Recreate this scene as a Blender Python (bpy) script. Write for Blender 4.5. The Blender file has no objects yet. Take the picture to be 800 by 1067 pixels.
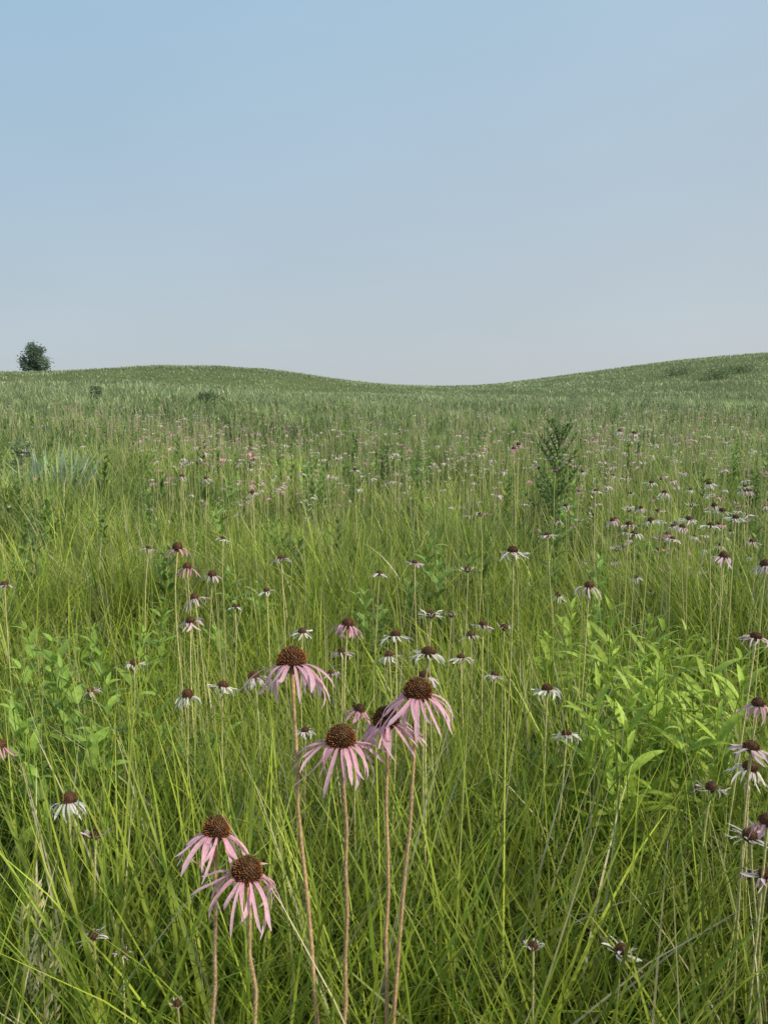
import bpy, math, numpy as np
from mathutils import Vector
rng = np.random.default_rng(7)
sc = bpy.context.scene
sc.view_settings.view_transform='Standard'; sc.view_settings.look='None'
sc.view_settings.exposure=0; sc.view_settings.gamma=1
CAMH=1.35; PITCH=math.radians(8.1); F=806.0

# ---------------------------------------------------------------- terrain
_X=np.array([-400,-90,-60,-39.7,-33.7,-29.8,-22.8,-16.9,-9.9,-3,3,9,13.9,19.9,27.8,33.7,39.7,60,90,400.])
_A=np.array([3.0,3.8,4.3,4.66,4.66,4.86,5.38,5.29,4.66,3.47,3.04,2.95,3.37,4.23,5.2,6.05,6.7,7.4,7.6,5.])
def sst(t):
    t=np.clip(t,0,1); return t*t*(3-2*t)
def terrain(x,y):
    x=np.asarray(x,float); y=np.asarray(y,float)
    A=0
    for o in (-4,-2,0,2,4): A=A+np.interp(x+o,_X,_A)/5
    s=sst((y-6)/89.)*(1-sst((y-105)/160.))
    und=0.10*np.sin(x*.31+1.3+y*.05)*np.sin(y*.23)+0.07*np.sin(x*.77+y*.41)
    swale=-(1.15)*np.exp(-((y-62-x*.05)/6.5)**2)*sst((4-x)/12.)
    return A*s+swale+und*sst((y-3)/15.)*(1-.6*sst((y-40)/50))
def vn(x,y,sc_,seed=0):
    """cheap smooth value noise 0..1"""
    x=np.asarray(x)*sc_; y=np.asarray(y)*sc_
    xi=np.floor(x).astype(int); yi=np.floor(y).astype(int)
    fx=x-xi; fy=y-yi; fx=fx*fx*(3-2*fx); fy=fy*fy*(3-2*fy)
    def hsh(a,b):
        v=np.sin(a*127.1+b*311.7+seed*74.7)*43758.5453
        return v-np.floor(v)
    return (hsh(xi,yi)*(1-fx)+hsh(xi+1,yi)*fx)*(1-fy)+(hsh(xi,yi+1)*(1-fx)+hsh(xi+1,yi+1)*fx)*fy

# ---------------------------------------------------------------- mesh accumulator
class Acc:
    def __init__(s): s.v=[];s.f=[];s.c=[];s.m=[];s.n=0
    def add(s,v,f,c,mat):
        v=v.reshape(-1,3); s.v.append(v); s.f.append(f.reshape(-1,4)+s.n)
        s.c.append(np.broadcast_to(c,v.shape).reshape(-1,3) if c.shape!=v.shape else c)
        s.m.append(np.full(f.size//4,mat)); s.n+=len(v)
    def ribbon(s,P,W,side,C,M=2,fold=0.0,mat=0):
        N,K,_=P.shape
        if side.ndim==2: side=np.repeat(side[:,None,:],K,1)
        T=np.gradient(P,axis=1); nrm=np.cross(T,side); nrm/=np.linalg.norm(nrm,axis=2,keepdims=True)+1e-9
        w=W[:,:,None]
        if M==2: V=np.stack([P-side*w/2,P+side*w/2],2)
        else: V=np.stack([P-side*w/2,P+nrm*w*fold,P+side*w/2],2)
        Cc=np.repeat(C[:,:,None,:],M,2)
        n=np.arange(N)[:,None,None]; k=np.arange(K-1)[None,:,None]; m=np.arange(M-1)[None,None,:]
        a=(n*K+k)*M+m
        f=np.stack([a,a+1,a+M+1,a+M],-1)
        s.add(V,f,Cc.reshape(-1,3),mat)
    def tube(s,P,R,C,sides=6,mat=0):
        N,K,_=P.shape
        D=P[:,-1]-P[:,0]; D/=np.linalg.norm(D,axis=1,keepdims=True)+1e-9
        ref=np.where(np.abs(D[:,2:3])>.9,np.array([[0,1.,0]]),np.array([[0,0,1.]]))
        U=np.cross(ref,D); U/=np.linalg.norm(U,axis=1,keepdims=True)+1e-9
        Vv=np.cross(D,U)
        a=np.arange(sides)/sides*2*np.pi
        ring=U[:,None,:]*np.cos(a)[None,:,None]+Vv[:,None,:]*np.sin(a)[None,:,None]
        V=P[:,:,None,:]+ring[:,None]*R[:,:,None,None]
        Cc=np.repeat(C[:,:,None,:],sides,2)
        n=np.arange(N)[:,None,None]; k=np.arange(K-1)[None,:,None]; m=np.arange(sides)[None,None,:]
        b=(n*K+k)*sides; m2=(m+1)%sides
        f=np.stack([b+m,b+m2,b+sides+m2,b+sides+m],-1)
        s.add(V,f,Cc.reshape(-1,3),mat)
    def build(s,name,mats,smooth=True):
        v=np.concatenate(s.v).astype(np.float32); f=np.concatenate(s.f).astype(np.int32)
        c=np.concatenate(s.c).astype(np.float32); mi=np.concatenate(s.m).astype(np.int32)
        me=bpy.data.meshes.new(name)
        me.vertices.add(len(v)); me.vertices.foreach_set('co',v.ravel())
        me.loops.add(f.size); me.loops.foreach_set('vertex_index',f.ravel())
        me.polygons.add(len(f)); me.polygons.foreach_set('loop_start',np.arange(len(f),dtype=np.int32)*4)
        me.polygons.foreach_set('material_index',mi)
        me.polygons.foreach_set('use_smooth',np.full(len(f),smooth))
        me.update(calc_edges=True)
        at=me.color_attributes.new('Col','FLOAT_COLOR','POINT')
        rgba=np.ones((len(v),4),np.float32); rgba[:,:3]=np.clip(c,0,1); at.data.foreach_set('color',rgba.ravel())
        for m in mats: me.materials.append(m)
        o=bpy.data.objects.new(name,me); sc.collection.objects.link(o); return o

# ---------------------------------------------------------------- materials
def plant_mat(name,trans=.3,rough=.55,spec=.3,nscale=60,namt=.25):
    m=bpy.data.materials.new(name); m.use_nodes=True; nt=m.node_tree; nt.nodes.clear()
    N=nt.nodes.new; L=nt.links.new
    out=N('ShaderNodeOutputMaterial'); at=N('ShaderNodeAttribute'); at.attribute_name='Col'
    tc=N('ShaderNodeTexCoord'); no=N('ShaderNodeTexNoise'); no.inputs['Scale'].default_value=nscale; no.inputs['Detail'].default_value=2
    L(tc.outputs['Object'],no.inputs['Vector'])
    mr=N('ShaderNodeMapRange'); mr.inputs[1].default_value=.3; mr.inputs[2].default_value=.7
    mr.inputs[3].default_value=1-namt; mr.inputs[4].default_value=1+namt
    L(no.outputs['Fac'],mr.inputs[0])
    mul=N('ShaderNodeVectorMath'); mul.operation='SCALE'; L(at.outputs['Color'],mul.inputs[0]); L(mr.outputs[0],mul.inputs['Scale'])
    p=N('ShaderNodeBsdfPrincipled'); L(mul.outputs[0],p.inputs['Base Color'])
    p.inputs['Roughness'].default_value=rough; p.inputs['Specular IOR Level'].default_value=spec
    if trans>0:
        t=N('ShaderNodeBsdfTranslucent'); L(mul.outputs[0],t.inputs['Color'])
        mx=N('ShaderNodeMixShader'); mx.inputs[0].default_value=trans
        L(p.outputs[0],mx.inputs[1]); L(t.outputs[0],mx.inputs[2]); L(mx.outputs[0],out.inputs[0])
    else: L(p.outputs[0],out.inputs[0])
    return m
M_grass=plant_mat('grass_blade',.38,.48,.3,8,.2)
M_leaf=plant_mat('forb_leaf',.35,.5,.3,90,.2)
M_stem=plant_mat('hairy_stem',0,.7,.2,250,.3)
M_cone=plant_mat('seed_cone',0,.6,.3,400,.25)
M_petal=plant_mat('ray_petal',.45,.6,.15,350,.12)
M_bark=plant_mat('bark',0,.9,.1,5,.3)

# ---------------------------------------------------------------- ground
def build_ground():
    rs=np.concatenate([np.linspace(-30,4,20),np.linspace(4.5,130,170),np.geomspace(133,4000,40)])
    xs=np.concatenate([-np.geomspace(3000,72,24),np.linspace(-70,70,141),np.geomspace(72,3000,24)])
    X,Y=np.meshgrid(xs,rs); Z=terrain(X,Y)
    V=np.stack([X,Y,Z],-1); K=len(xs); R=len(rs)
    i=np.arange(R-1)[:,None]; j=np.arange(K-1)[None,:]; a=i*K+j
    f=np.stack([a,a+1,a+K+1,a+K],-1)
    # bare thatch between the tall lowland tufts, greener short turf on the hills
    tf=sst((Y-6)/25.).reshape(-1,1)
    A=Acc(); A.add(V.reshape(-1,3),f,np.array([.40,.38,.34])*(1-tf)+tf,0)
    m=bpy.data.materials.new('meadow_soil'); m.use_nodes=True; nt=m.node_tree; p=nt.nodes['Principled BSDF']
    N=nt.nodes.new; L=nt.links.new
    tc=N('ShaderNodeTexCoord')
    n1=N('ShaderNodeTexNoise'); n1.inputs['Scale'].default_value=.35; n1.inputs['Detail'].default_value=8; n1.inputs['Roughness'].default_value=.7
    n2=N('ShaderNodeTexNoise'); n2.inputs['Scale'].default_value=9; n2.inputs['Detail'].default_value=6
    L(tc.outputs['Object'],n1.inputs[0]); L(tc.outputs['Object'],n2.inputs[0])
    r1=N('ShaderNodeValToRGB'); r1.color_ramp.elements[0].position=.3; r1.color_ramp.elements[1].position=.7
    r1.color_ramp.elements[0].color=(.11,.15,.06,1); r1.color_ramp.elements[1].color=(.18,.21,.09,1)
    L(n1.outputs['Fac'],r1.inputs[0])
    r2=N('ShaderNodeValToRGB'); r2.color_ramp.elements[0].position=.35; r2.color_ramp.elements[1].position=.7
    r2.color_ramp.elements[0].color=(.5,.5,.45,1); r2.color_ramp.elements[1].color=(1.2,1.2,1.1,1)
    L(n2.outputs['Fac'],r2.inputs[0])
    mu=N('ShaderNodeMix'); mu.data_type='RGBA'; mu.blend_type='MULTIPLY'; mu.inputs[0].default_value=1
    L(r1.outputs[0],mu.inputs[6]); L(r2.outputs[0],mu.inputs[7])
    at=N('ShaderNodeAttribute'); at.attribute_name='Col'
    m3=N('ShaderNodeMix'); m3.data_type='RGBA'; m3.blend_type='MULTIPLY'; m3.inputs[0].default_value=1
    L(mu.outputs[2],m3.inputs[6]); L(at.outputs['Color'],m3.inputs[7]); L(m3.outputs[2],p.inputs['Base Color'])
    p.inputs['Roughness'].default_value=.95; p.inputs['Specular IOR Level'].default_value=.1
    A.build('meadow_ground',[m])
build_ground()

# ---------------------------------------------------------------- grass
def blades(A,bx,by,L,phi,lean,bend,w,K,cb,ct,mat=0):
    N=len(bx); t=np.linspace(0,1,K)[None,:]
    th=lean[:,None]+bend[:,None]*t**1.4
    ds=(L/(K-1))[:,None]
    thm=(th[:,1:]+th[:,:-1])/2
    hz=np.concatenate([np.zeros((N,1)),np.cumsum(np.sin(thm)*ds,1)],1)
    vt=np.concatenate([np.zeros((N,1)),np.cumsum(np.cos(thm)*ds,1)],1)
    z0=terrain(bx,by)-.01
    P=np.stack([bx[:,None]+hz*np.cos(phi)[:,None],by[:,None]+hz*np.sin(phi)[:,None],z0[:,None]+vt],-1)
    prof=np.clip(1.15-t**2.2*1.1,.06,1)*np.minimum(1,.55+t*2)
    ps=phi+np.pi/2+rng.normal(0,.5,N)
    side=np.stack([np.cos(ps),np.sin(ps),np.zeros(N)],-1)
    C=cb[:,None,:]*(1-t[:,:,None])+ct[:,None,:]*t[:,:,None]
    A.ribbon(P,w[:,None]*prof,side,C,mat=mat)
def sample(r0,r1,n,p,half=math.radians(40)):
    """areal density ~ r^-p"""
    u=rng.random(n); q=2-p
    r=(r0**q+u*(r1**q-r0**q))**(1/q) if abs(q)>1e-3 else r0*(r1/r0)**u
    a=rng.uniform(-half,half,n)
    return r*np.sin(a),r*np.cos(a),r
def grass_cols(x,y,r,N):
    n1=vn(x,y,.9,1); n2=vn(x,y,.12,2); n3=vn(x,y,2.4,5); n4=vn(x,y,.3,6)
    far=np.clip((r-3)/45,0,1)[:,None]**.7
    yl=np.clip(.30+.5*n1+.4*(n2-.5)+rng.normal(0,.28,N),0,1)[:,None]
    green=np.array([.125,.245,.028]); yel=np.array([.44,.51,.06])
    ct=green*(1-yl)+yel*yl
    far_haze=np.array([.40,.45,.25])*(.80+.40*n2[:,None]); ct=ct*(1-far*.88)+far_haze*far*.88  # aerial haze put into the colour: distant blades blend to a pale tint
    ct=ct*(.66+.68*n3[:,None])*(.84+.32*n4[:,None])
    ridge=sst((y-63)/10)*sst((4-x)/12); ct=ct*(1-.12*ridge[:,None])
    dead=rng.random(N)<(.06+.06*far[:,0]); ct[dead]=np.array([.58,.52,.31])
    ct*=rng.uniform(.7,1.3,N)[:,None]
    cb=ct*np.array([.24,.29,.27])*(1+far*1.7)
    return cb,ct
G=Acc()
def zone(r0,r1,nt,per,p,K,wf,Lm,spread,half=math.radians(40),gap=0.):
    tx,ty,tr=sample(r0,r1,nt,p,half)
    g=vn(tx,ty,2.6,41)*.6+vn(tx,ty,.8,42)*.4
    kp=g>gap*rng.uniform(.6,1.2,nt); tx,ty,tr,g=tx[kp],ty[kp],tr[kp],g[kp]; nt=len(tx)
    hn=.62+.4*vn(tx,ty,1.3,9)+.24*vn(tx,ty,.2,4)+.28*(g-.5)
    tph=rng.uniform(0,6.28,nt); tln=rng.uniform(0,.42,nt); tcol=rng.uniform(.72,1.28,nt); tw=rng.uniform(.65,1.4,nt)
    N=nt*per
    tid=np.repeat(np.arange(nt),per)
    r=tr[tid]; sp=spread*np.clip(r/6,1,8)
    x=tx[tid]+rng.normal(0,1,N)*sp; y=ty[tid]+rng.normal(0,1,N)*sp
    ok=np.hypot(x,y)>.6; x=x[ok];y=y[ok];tid=tid[ok];r=r[ok];N=len(x)
    out=np.arctan2(y-ty[tid],x-tx[tid])+rng.normal(0,.7,N)
    vx=np.cos(out)+np.cos(tph[tid])*tln[tid]*3; vy=np.sin(out)+np.sin(tph[tid])*tln[tid]*3
    out=np.arctan2(vy,vx)
    L=Lm*hn[tid]*rng.uniform(.5,1.3,N)
    lean=np.abs(rng.normal(0,.2,N))+.05+tln[tid]*.5; bend=np.abs(rng.normal(.75,.65,N))
    w=wf(r)*rng.uniform(.6,1.4,N)*tw[tid]
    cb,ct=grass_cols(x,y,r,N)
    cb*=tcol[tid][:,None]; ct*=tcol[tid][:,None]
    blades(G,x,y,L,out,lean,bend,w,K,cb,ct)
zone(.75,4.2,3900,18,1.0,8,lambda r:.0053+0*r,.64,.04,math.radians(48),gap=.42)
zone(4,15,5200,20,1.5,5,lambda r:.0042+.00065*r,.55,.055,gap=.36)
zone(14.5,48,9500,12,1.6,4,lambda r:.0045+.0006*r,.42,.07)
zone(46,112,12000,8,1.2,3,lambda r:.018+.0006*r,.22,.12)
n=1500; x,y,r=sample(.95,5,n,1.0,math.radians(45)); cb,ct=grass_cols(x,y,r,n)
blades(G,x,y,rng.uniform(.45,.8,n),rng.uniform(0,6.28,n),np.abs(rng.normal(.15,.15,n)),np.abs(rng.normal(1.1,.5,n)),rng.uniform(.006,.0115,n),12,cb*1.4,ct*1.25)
n=2000; x,y,r=sample(1.3,30,n,1.5)
blades(G,x,y,rng.uniform(.6,.92,n),rng.uniform(0,6.28,n),np.abs(rng.normal(0,.07,n)),np.abs(rng.normal(.1,.14,n)),.0018+.0005*r,6,
       np.tile([.30,.33,.11],(n,1)),np.tile([.60,.54,.30],(n,1))*rng.uniform(.7,1.2,(n,1)))
G.build('prairie_grass',[M_grass],smooth=True)

# ---------------------------------------------------------------- coneflower
def nrmz(v): return v/(np.linalg.norm(v,axis=-1,keepdims=True)+1e-9)
PINK=np.array([.90,.47,.60]); PALE=np.array([.90,.70,.75]); WHITE=np.array([.90,.85,.78])
def coneflower(A,head,base,s=1.,kind='droop',petc=PINK,detail=2,hero=False,plen=None,npet=None):
    head=np.array(head,float); base=np.array(base,float)
    K={2:16,1:9,0:4}[detail]; t=np.linspace(0,1,K)[:,None]
    mid=(head+base)/2+np.array([rng.normal(0,.02),rng.normal(0,.02),0])
    c2=head-np.array([0,0,.25*(head[2]-base[2])])*1.0+np.array([rng.normal(0,.012),rng.normal(0,.012),0])
    P=(1-t)**3*base+3*(1-t)**2*t*mid+3*(1-t)*t**2*c2+t**3*head
    if hero: P[1:-1,:2]+=rng.normal(0,.0012,(K-2,2))
    d=np.linalg.norm(head[:2]); thick=1 if detail else max(.8,d*.06)
    R=(.0030-.0011*t[:,0])*s**.5*thick*(1.0 if hero else .88)
    if detail: R[-1]*=1.6; 
    cl=np.array([.36,.38,.11]); cu=np.array([.50,.46,.19])
    if detail==0: cl=np.array([.34,.37,.16]); cu=np.array([.48,.45,.24])
    if hero:
        cu=np.array([.46,.25,.15]); C=cu*(1-.45*t)+np.array([.34,.33,.10])*.45*t
    else: C=cl*(1-t)+cu*t
    C=C*rng.uniform(.8,1.2)
    A.tube(P[None],R[None],C[None],sides={2:8,1:5,0:3}[detail],mat=0)
    if detail==2:
        nh=2600 if hero else 500
        seg=rng.random(nh)**.8*(K-1.001); i=seg.astype(int); fr=(seg-i)[:,None]
        pc=P[i]*(1-fr)+P[i+1]*fr; a=rng.uniform(0,6.28,nh)
        dr=np.stack([np.cos(a),np.sin(a),rng.normal(.1,.35,nh)],-1)
        hl=rng.uniform(.0012,.0028,nh)[:,None]
        rr=(R[i])[:,None]*.9
        p0=pc+dr*np.array([1,1,0])*rr; p1=p0+nrmz(dr)*hl
        sd=nrmz(np.cross(dr,np.array([0,.3,1.])))
        A.ribbon(np.stack([p0,p1],1),np.tile([.00035,.00008],(nh,1)),sd,np.tile(np.array([.66,.52,.40]),(nh,2,1)),mat=0)
    up=nrmz(nrmz(P[-1]-P[-2])+np.array([rng.normal(0,.15),rng.normal(0,.14)+(.16 if detail else 0),.35]))
    ux=nrmz(np.cross(up,np.array([.3,1,.1]))); uy=np.cross(up,ux)
    Fm=np.stack([ux,uy,up],0)
    r=.0136*s if hero else (.0112*s*rng.uniform(.88,1.1) if detail else .0090*s)
    nr={2:8,1:6,0:3}[detail]
    a=np.linspace(-.45,1.5,nr); hz=r*1.18 if kind!='flat' else r*.95
    Rr=r*np.cos(a); Zz=hz*np.sin(a)+r*.35
    Pd=np.stack([Zz*0,Zz*0,Zz],-1)@Fm+head
    dk=np.array([.065,.026,.013]); tp=np.array([.11,.06,.02])
    q=np.linspace(0,1,nr)[:,None]; Cd=dk*(1-q)+tp*q
    if detail==0: Cd=Cd*3
    A.tube(Pd[None],Rr[None],Cd[None],sides={2:18,1:9,0:5}[detail],mat=1)
    if detail>=1:
        ns=300 if hero else (170 if detail==2 else 70)
        i=np.arange(ns)+.5; zz=1.0-i/ns*1.3; aa=i*2.39996
        cr=np.sqrt(np.clip(1-zz**2,0,1)); nl=np.stack([cr*np.cos(aa),cr*np.sin(aa),zz],-1)
        p0=nl*np.array([r,r,hz])*.97+np.array([0,0,r*.35])
        dirn=nrmz(nl+np.array([0,0,.35]))+rng.normal(0,.12,(ns,3))
        ln=(r*.32*rng.uniform(.7,1.2,ns)*(.55+.45*np.clip(1.1-zz,0,1)))[:,None]
        tt=np.array([0,.6,1.])[None,:,None]
        Ps=((p0[:,None,:]+dirn[:,None,:]*ln[:,None,:]*tt))@Fm+head
        wb=r*.072*(300/ns)**.4
        Rs=np.tile(np.array([wb,wb*.75,wb*.15]),(ns,1))
        tipc=np.array([.52,.20,.05]) if hero else np.array([.44,.19,.07])
        tipc=tipc*rng.uniform(.2,1.5,(ns,1))
        ctr=np.clip((zz-.65)/.35,0,1)[:,None]; tipc=tipc*(1-ctr*.75)+np.array([.13,.13,.035])*ctr*.75
        Cs=np.stack([np.tile([.03,.013,.008],(ns,1)),tipc*.3,tipc],1)
        A.tube(Ps,Rs,Cs,sides=4 if hero else 3,mat=1)
    if npet is None: npet={2:rng.integers(15,24),1:rng.integers(11,18),0:rng.integers(6,9)}[detail]
    L0=plen if plen else .042*s
    Kp={2:12,1:6,0:3}[detail]; tp_=np.linspace(0,1,Kp)[None,:]
    az=np.arange(npet)/npet*2*np.pi+rng.normal(0,.15,npet)
    Lp=L0*rng.uniform(.62,1.12,npet)
    if kind=='droop': e0=rng.normal(-.05,.22,npet); e1=-rng.normal(1.18,.25,npet); pw=.5
    elif kind=='flat': e0=rng.normal(.05,.12,npet); e1=-rng.normal(.8,.35,npet); pw=.8
    elif kind=='cup': e0=rng.normal(.3,.1,npet); e1=rng.normal(.75,.2,npet); pw=.8
    else: e0=rng.normal(.3,.2,npet); e1=rng.normal(-.1,.5,npet); pw=1.
    el=e0[:,None]+(e1-e0)[:,None]*tp_**pw
    el=el+rng.normal(0,.50,npet)[:,None]*tp_**3+rng.normal(0,.15,npet)[:,None]*np.sin(tp_*7)
    elm=(el[:,1:]+el[:,:-1])/2; ds=(Lp/(Kp-1))[:,None]
    rad=np.concatenate([np.full((npet,1),r*.85),r*.85+np.cumsum(np.cos(elm)*ds,1)],1)
    zz=np.concatenate([np.zeros((npet,1)),np.cumsum(np.sin(elm)*ds,1)],1)
    azk=az[:,None]+rng.normal(0,.34,npet)[:,None]*tp_**1.5
    Pp=np.stack([rad*np.cos(azk),rad*np.sin(azk),zz+r*.12],-1)
    tw=rng.normal(0,.85,npet)[:,None]*tp_
    sx=np.stack([-np.sin(azk)*np.cos(tw),np.cos(azk)*np.cos(tw),np.sin(tw)],-1)
    wmax=(.0050 if hero else .0049)*s*(.75 if kind in('spiky','cup') else 1)*(1 if detail else 2.2)
    prof=np.clip(np.minimum(.5+1.6*tp_,1)*np.clip((1.02-tp_)*5,.2,1),0,1)
    W=wmax*prof*rng.uniform(.6,1.25,npet)[:,None]
    base_c=petc*rng.uniform(.82,1.1,(npet,1)); tipcol=petc*.4+np.array([.93,.82,.84])*.6 if hero else petc
    Cp=base_c[:,None,:]*(1-tp_[:,:,None]*.7)+np.asarray(tipcol)*tp_[:,:,None]*.7
    A.ribbon(Pp@Fm+head,W,sx@Fm,Cp,M=3 if detail else 2,fold=-.16,mat=2)
    if detail>=1:
        nb=14 if detail==2 else 8; ab=np.arange(nb)/nb*6.283+.2; tb=np.array([0,.5,1.])[None,:]
        rb=r*(.35+.65*tb)*np.ones((nb,1)); zb=-r*.55+r*.7*tb**.8*np.ones((nb,1))
        Pb=np.stack([rb*np.cos(ab)[:,None],rb*np.sin(ab)[:,None],zb],-1)
        sb=np.stack([-np.sin(ab),np.cos(ab),0*ab],-1)
        A.ribbon(Pb@Fm+head,np.tile(np.array([.5,.45,.08])*r,(nb,1)),sb@Fm,np.tile(np.array([.2,.23,.08]),(nb,3,1)),mat=0)

cp,sp=math.cos(PITCH),math.sin(PITCH)
def world(px,py,d):
    u=(px-400)/F; v=(533.5-py)/F
    return np.array([d*u, d*(cp+v*sp), CAMH+d*(v*cp-sp)])
HERO=[(304,692,.85,1.0,.045),(355,773,.84,1.0,-.03),(402,753,.88,.95,-.012),(435,724,.86,1.0,-.045),(225,868,.84,.93,0),(256,912,.80,1.0,.0)]
MID=[
(72,834,1.2,.85,'droop','W'),(100,870,1.15,.75,'cup','P'),(98,975,1.0,.5,'spiky','W'),(128,992,1.0,.42,'spiky','P'),(185,1045,.95,.38,'cup','P'),
(185,570,1.9,.95,'droop','K'),(195,590,1.85,.9,'droop','K'),(221,598,2.0,.85,'droop','P'),(203,622,1.8,.9,'droop','P'),(199,646,1.75,.85,'flat','P'),
(293,581,1.95,.85,'flat','P'),(196,724,1.5,.8,'droop','W'),(232,714,1.5,.8,'flat','W'),(265,705,1.5,.8,'droop','P'),(315,657,1.7,.75,'flat','W'),
(362,650,1.35,.8,'droop','K'),(374,739,1.35,.75,'droop','K'),(412,661,1.5,.85,'flat','W'),(449,640,1.5,.75,'spiky','W'),(446,680,1.25,.85,'flat','W'),
(442,704,1.35,.75,'droop','P'),(480,684,1.8,.8,'flat','W'),(490,661,1.9,.8,'flat','W'),(503,650,1.9,.75,'flat','P'),(525,653,1.95,.75,'cup','W'),
(515,702,1.7,.7,'flat','W'),(534,573,1.5,.85,'flat','W'),(570,717,1.45,.8,'flat','W'),(590,764,1.45,.75,'flat','W'),(613,610,1.7,.9,'droop','P'),
(741,821,1.25,.75,'spiky','P'),(647,991,1.02,.70,'spiky','W'),(555,986,1.0,.55,'cup','W'),(787,663,1.35,.8,'flat','P'),(789,733,1.2,.8,'droop','K'),
(782,779,1.05,.9,'flat','P'),(780,800,1.12,.8,'droop','W'),(781,872,1.05,.85,'spiky','W'),(799,856,.98,.8,'droop','K'),(798,912,1.0,.8,'flat','P'),
(753,579,1.9,.85,'droop','P'),(797,588,1.8,.9,'droop','P'),(740,546,2.5,.9,'flat','W'),(766,538,2.5,.9,'flat','W'),(718,540,2.5,.95,'flat','W'),(752,531,2.6,.9,'flat','W'),
(655,545,2.6,.9,'flat','P'),(678,541,2.7,.9,'flat','W'),(140,690,1.9,.75,'flat','P'),(95,718,1.9,.75,'flat','P'),(395,596,2.3,.8,'flat','W'),
(487,593,2.2,.85,'cup','W'),(5,608,2.1,.8,'flat','P'),(245,631,2.1,.7,'flat','W'),(278,614,2.2,.75,'flat','W'),(318,760,1.5,.6,'flat','W'),(356,678,1.7,.75,'flat','P'),
(405,682,1.7,.75,'droop','W'),(0,777,1.3,.8,'droop','K'),(470,640,2.2,.75,'cup','W'),(232,560,3.,.9,'flat','W'),(263,512,3.8,1,'droop','P'),(432,585,2.5,.8,'flat','P'),
(345,700,1.8,.7,'flat','P'),(620,510,3.5,.9,'flat','P'),(700,560,2.9,.9,'flat','W'),(570,556,2.8,.85,'flat','W'),(155,570,2.8,.85,'flat','P'),
(215,497,4.2,1,'droop','P'),(190,495,4.4,1,'droop','P'),(370,488,4.5,1,'flat','W'),(500,535,3.1,.8,'cup','W'),(660,555,2.4,.8,'flat','W'),(710,548,2.6,.85,'droop','P'),(535,466,5,1.1,'droop','K'),(540,462,5.2,1.1,'droop','K'),(660,450,5.5,1.1,'droop','P'),(645,448,5.6,1.1,'droop','P')]
fm=[M_stem,M_cone,M_petal]
CC={'W':WHITE,'P':PALE,'K':PINK}
for px,py,d,s,dx in HERO:
    A=Acc(); h=world(px,py+2,d); b=[h[0]+dx*1.2,h[1]+rng.normal(0,.01),-.01]
    coneflower(A,h,b,s,'droop',PINK,2,True,plen=.055*s,npet=int(rng.integers(25,30))); A.build('coneflower',fm)
for px,py,d,s,k,c in MID:
    A=Acc(); h=world(px,py+2,d); b=[h[0]+rng.normal(0,.03),h[1]+rng.normal(0,.03),0]; b[2]=terrain(b[0],b[1])-.01
    col=CC[c]*rng.uniform(.95,1.05,3)
    pl=.034*s if k!='droop' else .038*s
    if k in('cup',): pl=.024*s
    coneflower(A,h,b,s,k,col,2 if d<1.6 else 1,False,plen=pl); A.build('coneflower',fm)
A=Acc(); cnt=0
x,y,r=sample(3.3,46,12500,1.0,math.radians(38))
dens=vn(x,y,.14,21)*.35+vn(x,y,.45,22)*.45+vn(x,y,1.5,23)*.2
az=x/y
boost=np.exp(-((r-13)/7)**2-((az+.1)/.3)**2)*.17+np.where((az>.1)&(r>4.5)&(r<24),.06,0)
thin=np.clip((r-16)/26,0,1)*.22
keep=(dens+boost-thin-np.where((az<-.32),.10,0)-np.where((az<.02)&(r>26),.16,0)-np.where(r<6.5,.05,0))>rng.normal(.60,.05,len(x))
for xi,yi,ri in zip(x[keep],y[keep],r[keep]):
    zb=float(terrain(xi,yi)); hgt=rng.uniform(.42,.95)
    pk=vn(xi,yi,.35,31)
    c=[WHITE,PALE,WHITE,PINK][int(np.clip(rng.integers(0,4)+(2 if pk>.7 else 0),0,3))]
    coneflower(A,[xi+rng.normal(0,.04),yi+rng.normal(0,.04),zb+hgt],[xi,yi,zb],rng.uniform(.55,1.15)*(1+ri*.008),['flat','droop','droop','cup'][rng.integers(0,4)],c,1 if ri<5 else 0); cnt+=1
A.build('coneflower_drift',fm)

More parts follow.
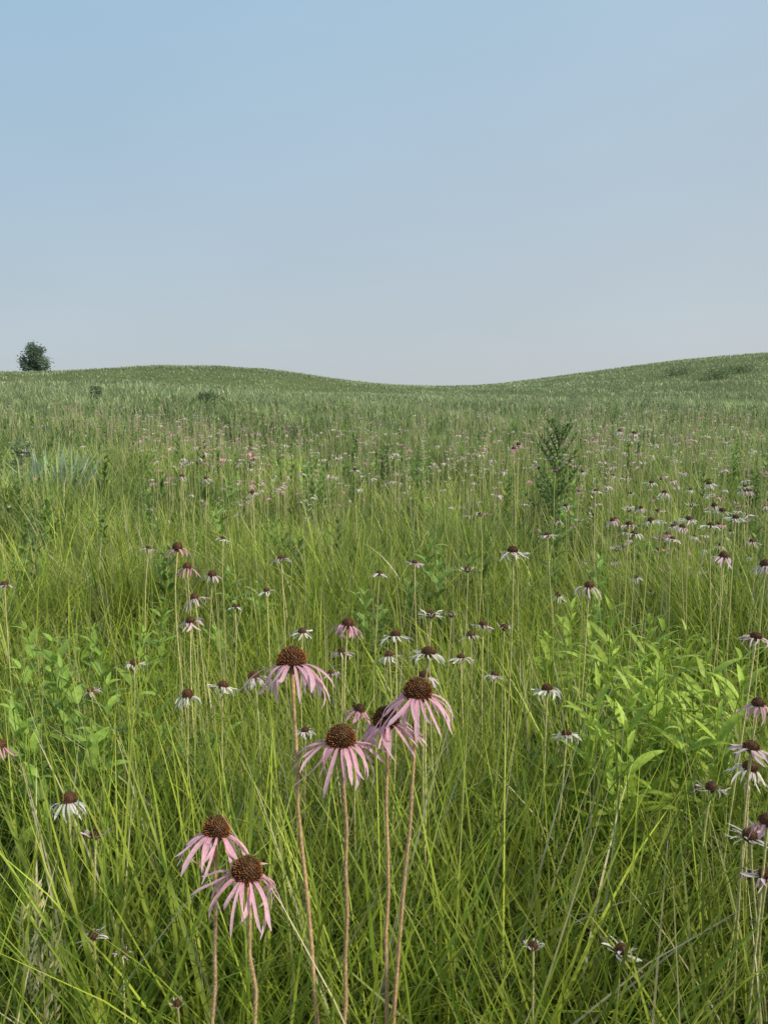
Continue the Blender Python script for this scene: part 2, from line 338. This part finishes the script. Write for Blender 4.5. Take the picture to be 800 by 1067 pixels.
# ---------------------------------------------------------------- leafy forbs
def leafy(A,base,H,nodes,ll,lw,col,lean=(0,0),per=2,start=.15,e0=.9,e1=-.1,top=1.0,droop=0):
    base=np.array(base,float); t=np.linspace(0,1,8)[:,None]
    tip=base+np.array([lean[0],lean[1],H]); P=base*(1-t)+tip*t; P[:,0]+=np.sin(t[:,0]*3)*.012; 
    A.tube(P[None],np.linspace(.0035,.0012,8)[None],np.tile(np.array(col)*.9,(1,8,1)),6,0)
    f=np.linspace(start,1,nodes); f=np.repeat(f,per); n=len(f)
    pc=np.stack([np.interp(f,t[:,0],P[:,k]) for k in range(3)],-1)
    phi=np.arange(n)*(2.39996 if per!=2 else 0)+(np.repeat(np.arange(nodes),per)*1.57+np.tile([0,np.pi],nodes) if per==2 else 0)+rng.normal(0,.35,n)
    K=7; tt=np.linspace(0,1,K)[None,:]
    size=(.65+.5*np.sin(np.clip(f,0,1)*np.pi*.85))*rng.uniform(.75,1.2,n)*np.where(f>.93,.6*top,1)
    Ll=ll*size
    el=(e0+rng.normal(0,.2,n)+.4*(f-.5))[:,None]+((e1-e0)+rng.normal(0,.25,n))[:,None]*tt**1.2
    elm=(el[:,1:]+el[:,:-1])/2; ds=(Ll/(K-1))[:,None]
    hz=np.concatenate([np.zeros((n,1)),np.cumsum(np.cos(elm)*ds,1)],1); vz=np.concatenate([np.zeros((n,1)),np.cumsum(np.sin(elm)*ds,1)],1)
    Pl=pc[:,None,:]+np.stack([hz*np.cos(phi)[:,None],hz*np.sin(phi)[:,None],vz],-1)
    sd=np.stack([-np.sin(phi),np.cos(phi),rng.normal(0,.2,n)],-1)
    W=lw*size[:,None]*np.sin(np.clip(.06+tt*.94,0,1)**.75*np.pi).clip(.04)
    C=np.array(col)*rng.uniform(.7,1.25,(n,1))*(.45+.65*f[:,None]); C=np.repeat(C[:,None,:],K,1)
    A.ribbon(Pl,W,sd,C,M=3,fold=-.14,mat=0)
def gz(x,y): return float(terrain(x,y))-.01
YG=(.37,.50,.075); DG=(.25,.38,.065)
right=[(620,635,2.1),(648,648,2.2),(668,685,1.8),(600,715,1.7),(640,725,1.65),(700,660,2.1),(728,680,1.9),(690,738,1.65),(655,765,1.55),(622,662,2.4),(760,685,1.85),(575,636,2.6),(715,650,2.6),(745,735,1.6),(670,650,2.5),(612,765,1.6),(780,720,1.7)]
for px,py,d in right:
    w=world(px,py,d); A=Acc(); z=gz(w[0],w[1])
    for k in range(2):
        bx,by=w[0]+rng.normal(0,.05)*k,w[1]+rng.normal(0,.05)*k
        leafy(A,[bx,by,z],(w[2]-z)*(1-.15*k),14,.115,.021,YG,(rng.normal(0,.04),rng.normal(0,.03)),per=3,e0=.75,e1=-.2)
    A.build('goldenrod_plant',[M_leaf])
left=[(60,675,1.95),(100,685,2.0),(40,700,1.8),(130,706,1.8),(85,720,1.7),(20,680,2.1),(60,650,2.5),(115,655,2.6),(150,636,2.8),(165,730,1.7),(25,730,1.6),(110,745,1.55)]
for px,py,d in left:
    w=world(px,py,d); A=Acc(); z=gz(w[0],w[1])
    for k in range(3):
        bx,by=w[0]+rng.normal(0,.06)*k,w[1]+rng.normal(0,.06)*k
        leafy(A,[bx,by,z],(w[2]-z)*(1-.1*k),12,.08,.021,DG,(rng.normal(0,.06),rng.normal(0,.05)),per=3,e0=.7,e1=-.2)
    A.build('leafy_forb',[M_leaf])
w=world(582,434,5.5); A=Acc(); z=gz(w[0],w[1]); H=w[2]-z
wc=(.17,.27,.08)
leafy(A,[w[0],w[1],z],H,24,.06,.012,wc,(0,0),per=3,start=.2)
for k in range(30):
    f=rng.uniform(.25,.88); a=rng.uniform(0,6.28); ln=.30*(1.0-f)+.10
    st=np.array([w[0],w[1],z+H*f])
    leafy(A,st,ln*1.1,9,.045,.012,wc,(np.cos(a)*ln*.8,np.sin(a)*ln*.8),per=3,start=.1)
A.build('sweet_clover_plant',[M_leaf])
A=Acc(); x,y,r=sample(3.0,34,460,1.0)
for xi,yi,ri in zip(x,y,r):
    c=np.array([.22,.34,.08])*rng.uniform(.55,1.5)
    for q in range(2 if ri<14 else 1):
        ox,oy=xi+rng.normal(0,.07)*q,yi+rng.normal(0,.07)*q
        leafy(A,[ox,oy,gz(ox,oy)],rng.uniform(.45,.74),10,.10,.024*(1+ri*.02),c,(rng.normal(0,.06),rng.normal(0,.06)),per=3)
A.build('meadow_forb_mass',[M_leaf])
A=Acc(); x,y,r=sample(5,50,300,.9)
sx=[world(465,520,7),world(578,398,14),world(310,555,4.5),world(505,450,9)]
x=np.concatenate([x,[s[0] for s in sx]]); y=np.concatenate([y,[s[1] for s in sx]])
for xi,yi in zip(x,y):
    z=gz(xi,yi); H=rng.uniform(.7,1.1); n=34; r_=math.hypot(xi,yi)
    t=np.linspace(0,1,4)[:,None]; b=np.array([xi,yi,z]); tp=b+np.array([rng.normal(0,.04),0,H]); P=b*(1-t)+tp*t
    A.tube(P[None],np.full((1,4),.0012+.00012*r_),np.tile([.36,.40,.2],(1,4,1)),4,0)
    f=rng.uniform(.6,1,n)[:,None]; p0=b*(1-f)+tp*f; a=rng.uniform(0,6.28,n); rad=(.03*(1.3-f[:,0]))
    p1=p0+np.stack([np.cos(a)*rad*1.5,np.sin(a)*rad*1.5,rng.uniform(0,.02,n)],-1)
    sd=nrmz(np.cross(p1-p0,[0,0,1.]))
    A.ribbon(np.stack([p0,(p0+p1)/2,p1],1),np.tile([.002,.008+.0002*r_,.006],(n,1)),sd,np.tile([.72,.74,.50],(n,3,1)),mat=0)
A.build('white_penstemon_mass',[M_leaf])
for px,py,d in [(22,925,1.0),(38,975,.97),(8,950,1.05),(28,1010,.93),(14,990,1.0)]:
    w=world(px,py,d); A=Acc(); b=np.array([w[0]+.02,w[1]+.03,-.01]); t=np.linspace(0,1,10)[:,None]
    P=b*(1-t)+w*t; P[:,0]+=.02*t[:,0]**3
    A.tube(P[None],np.full((1,10),.0010),np.tile([.5,.48,.2],(1,10,1)),4,0)
    n=46; f=1-rng.random(n)**1.3*.2; p0=np.stack([np.interp(f,t[:,0],P[:,k]) for k in range(3)],-1)
    a=rng.uniform(0,6.28,n); dv=nrmz(np.stack([np.cos(a)*.6,np.sin(a)*.6,np.full(n,1.)],-1)); off=rng.uniform(0,.016,n)[:,None]
    q0=p0+dv*off; q1=q0+dv*.011; sd=nrmz(np.cross(dv,[0.2,.9,.1]))
    A.ribbon(np.stack([q0,(q0+q1)/2,q1],1),np.tile([.0008,.0036,.0005],(n,1)),sd,np.tile([.85,.72,.40],(n,3,1)),mat=0)
    A.build('grass_seed_stalk',[M_leaf])
w=world(54,480,9.); A=Acc()
def spray(A,cx,cy,n,L,wd,col,sp):
    x=cx+rng.normal(0,sp,n); y=cy+rng.normal(0,sp,n); ph=rng.uniform(0,6.28,n)
    c=np.array(col)*rng.uniform(.7,1.2,(n,1))
    blades(A,x,y,L*rng.uniform(.7,1.1,n),ph,rng.uniform(.1,.8,n),rng.uniform(0,.4,n),np.full(n,wd),6,c*.45,c)
spray(A,w[0],w[1],64,.88,.040,(.46,.58,.38),.12); spray(A,w[0]-.26,w[1]-.2,36,.76,.034,(.42,.54,.34),.09)
A.build('yucca_plant',[M_leaf])

# ---------------------------------------------------------------- tree & shrubs
def crown(A,c,rx,rz,n,leaf,col,conic=.6,nclump=40):
    cl=[]
    while len(cl)<nclump:
        p=rng.uniform(-1,1,3); h=(p[2]+1)/2
        if math.hypot(p[0],p[1])<(1-conic*h)*math.sin(min(1,h*4+.35)*1.57): cl.append(p)
    cl=np.array(cl)*np.array([rx,rx,rz]); k=rng.integers(0,nclump,n)
    P0=np.array(c)+cl[k]+rng.normal(0,1,(n,3))*rx*.15
    d=nrmz(rng.normal(0,1,(n,3))+np.array([0,0,.3])); sd=nrmz(np.cross(d,rng.normal(0,1,(n,3))))
    l=leaf*rng.uniform(.6,1.3,n)[:,None]
    C=np.array(col)*(rng.uniform(.6,1.3,nclump)[k])[:,None]; C=np.repeat(C[:,None],3,1)
    A.ribbon(np.stack([P0,P0+d*l*.5,P0+d*l],1),np.concatenate([l*.2,l*.5,l*.1],1),sd,C,mat=0)
    return cl
def tree(name,x,y,H,rx,conic,n,leaf,col,ncl=40):
    A=Acc(); z=gz(x,y)
    t=np.linspace(0,1,8)[:,None]; P=np.array([x,y,z])+t*np.array([.1*rx,0,H*.9])
    A.tube(P[None],(H*.03*(1-.85*t[:,0]))[None],np.tile([.1,.08,.06],(1,8,1)),8,1)
    cl=crown(A,[x,y,z+H*.55],rx,H*.48,n,leaf,col,conic,ncl)
    for q in cl[:22]:
        e=np.array([x,y,z+H*.55])+q; s0=np.array([x+.05*rx,y,max(z+H*.12,e[2]-H*.15)])
        Q=np.stack([s0,(s0+e)/2+[0,0,-.02*H],e]); A.tube(Q[None],np.array([[.018,.01,.004]])*H*.6,np.tile([.1,.08,.06],(1,3,1)),5,1)
    A.build(name,[M_leaf,M_bark])
tree('cedar_tree',(47-400)/806*88,87,2.9,1.6,.5,5200,.2,(.14,.20,.13),44)
tree('shrub',(104-400)/806*39,39,.6,.3,.3,700,.07,(.13,.18,.11))
for px,d,H,rx in [(222,37,.42,.7),(735,60,.7,1.6),(760,62,.6,1.4),(26,10.0,.8,.2),(700,66,.55,1.3)]:
    tree('shrub',(px-400)/806*d,d*.99,H,rx,.3,1100,.12 if d>20 else .05,(.20,.27,.13))

# ---------------------------------------------------------------- light
SUN_EL=math.radians(38); SUN_AZ=math.radians(118)
sv=Vector((math.sin(SUN_AZ)*math.cos(SUN_EL),math.cos(SUN_AZ)*math.cos(SUN_EL),math.sin(SUN_EL)))
sl=bpy.data.lights.new('sun','SUN'); sl.energy=4.2; sl.angle=math.radians(4); sl.color=(1,.90,.74)
so=bpy.data.objects.new('sun',sl); sc.collection.objects.link(so); so.rotation_euler=sv.to_track_quat('Z','Y').to_euler()
w=bpy.data.worlds.new('World'); sc.world=w; w.use_nodes=True; nt=w.node_tree; N=nt.nodes.new; L=nt.links.new
bg=nt.nodes['Background']; bg.inputs['Strength'].default_value=.12
sk=N('ShaderNodeTexSky'); sk.sky_type='NISHITA'; sk.sun_disc=False; sk.sun_elevation=SUN_EL; sk.sun_rotation=SUN_AZ
sk.air_density=1.0; sk.dust_density=3.0; sk.ozone_density=1.5; sk.altitude=200
# humid summer haze veiling the clear-sky model
tc=N('ShaderNodeTexCoord'); sep=N('ShaderNodeSeparateXYZ'); L(tc.outputs['Generated'],sep.inputs[0])
rp=N('ShaderNodeValToRGB'); L(sep.outputs['Z'],rp.inputs[0]); cr=rp.color_ramp; cr.interpolation='LINEAR'
cr.elements[0].position=0; cr.elements[0].color=(.55,.605,.64,1)
cr.elements[1].position=1; cr.elements[1].color=(.31,.45,.62,1)
e=cr.elements.new(.13); e.color=(.47,.57,.65,1)
e=cr.elements.new(.26); e.color=(.415,.565,.695,1)
e=cr.elements.new(.45); e.color=(.36,.575,.76,1)
dt=N('ShaderNodeVectorMath'); dt.operation='DOT_PRODUCT'; L(tc.outputs['Generated'],dt.inputs[0]); dt.inputs[1].default_value=(.95,.3,0)
mr=N('ShaderNodeMapRange'); L(dt.outputs['Value'],mr.inputs[0]); mr.inputs[1].default_value=-.2; mr.inputs[2].default_value=.9; mr.inputs[3].default_value=0; mr.inputs[4].default_value=.35
mg=N('ShaderNodeMix'); mg.data_type='RGBA'; L(mr.outputs[0],mg.inputs[0]); L(rp.outputs[0],mg.inputs[6]); mg.inputs[7].default_value=(.70,.70,.69,1)
cn=N('ShaderNodeTexNoise'); cn.inputs['Scale'].default_value=2.2; cn.inputs['Detail'].default_value=4
mp=N('ShaderNodeMapping'); mp.inputs['Scale'].default_value=(1,1,2.5); L(tc.outputs['Generated'],mp.inputs[0]); L(mp.outputs[0],cn.inputs[0])
m2=N('ShaderNodeMapRange'); L(cn.outputs['Fac'],m2.inputs[0]); m2.inputs[1].default_value=.3; m2.inputs[2].default_value=.7; m2.inputs[3].default_value=.97/.12; m2.inputs[4].default_value=1.03/.12
scl=N('ShaderNodeVectorMath'); scl.operation='SCALE'; L(mg.outputs[2],scl.inputs[0]); L(m2.outputs[0],scl.inputs['Scale'])
mx=N('ShaderNodeMix'); mx.data_type='RGBA'; mx.inputs[0].default_value=.88
L(sk.outputs[0],mx.inputs[6]); L(scl.outputs[0],mx.inputs[7]); L(mx.outputs[2],bg.inputs['Color'])
# ---------------------------------------------------------------- camera
cd=bpy.data.cameras.new('camera'); co=bpy.data.objects.new('camera',cd); sc.collection.objects.link(co); sc.camera=co
co.location=(0,0,CAMH); co.rotation_euler=(math.pi/2-PITCH,0,0)
cd.sensor_fit='VERTICAL'; cd.sensor_height=24; cd.lens=24*F/1067; cd.clip_start=.05; cd.clip_end=8000
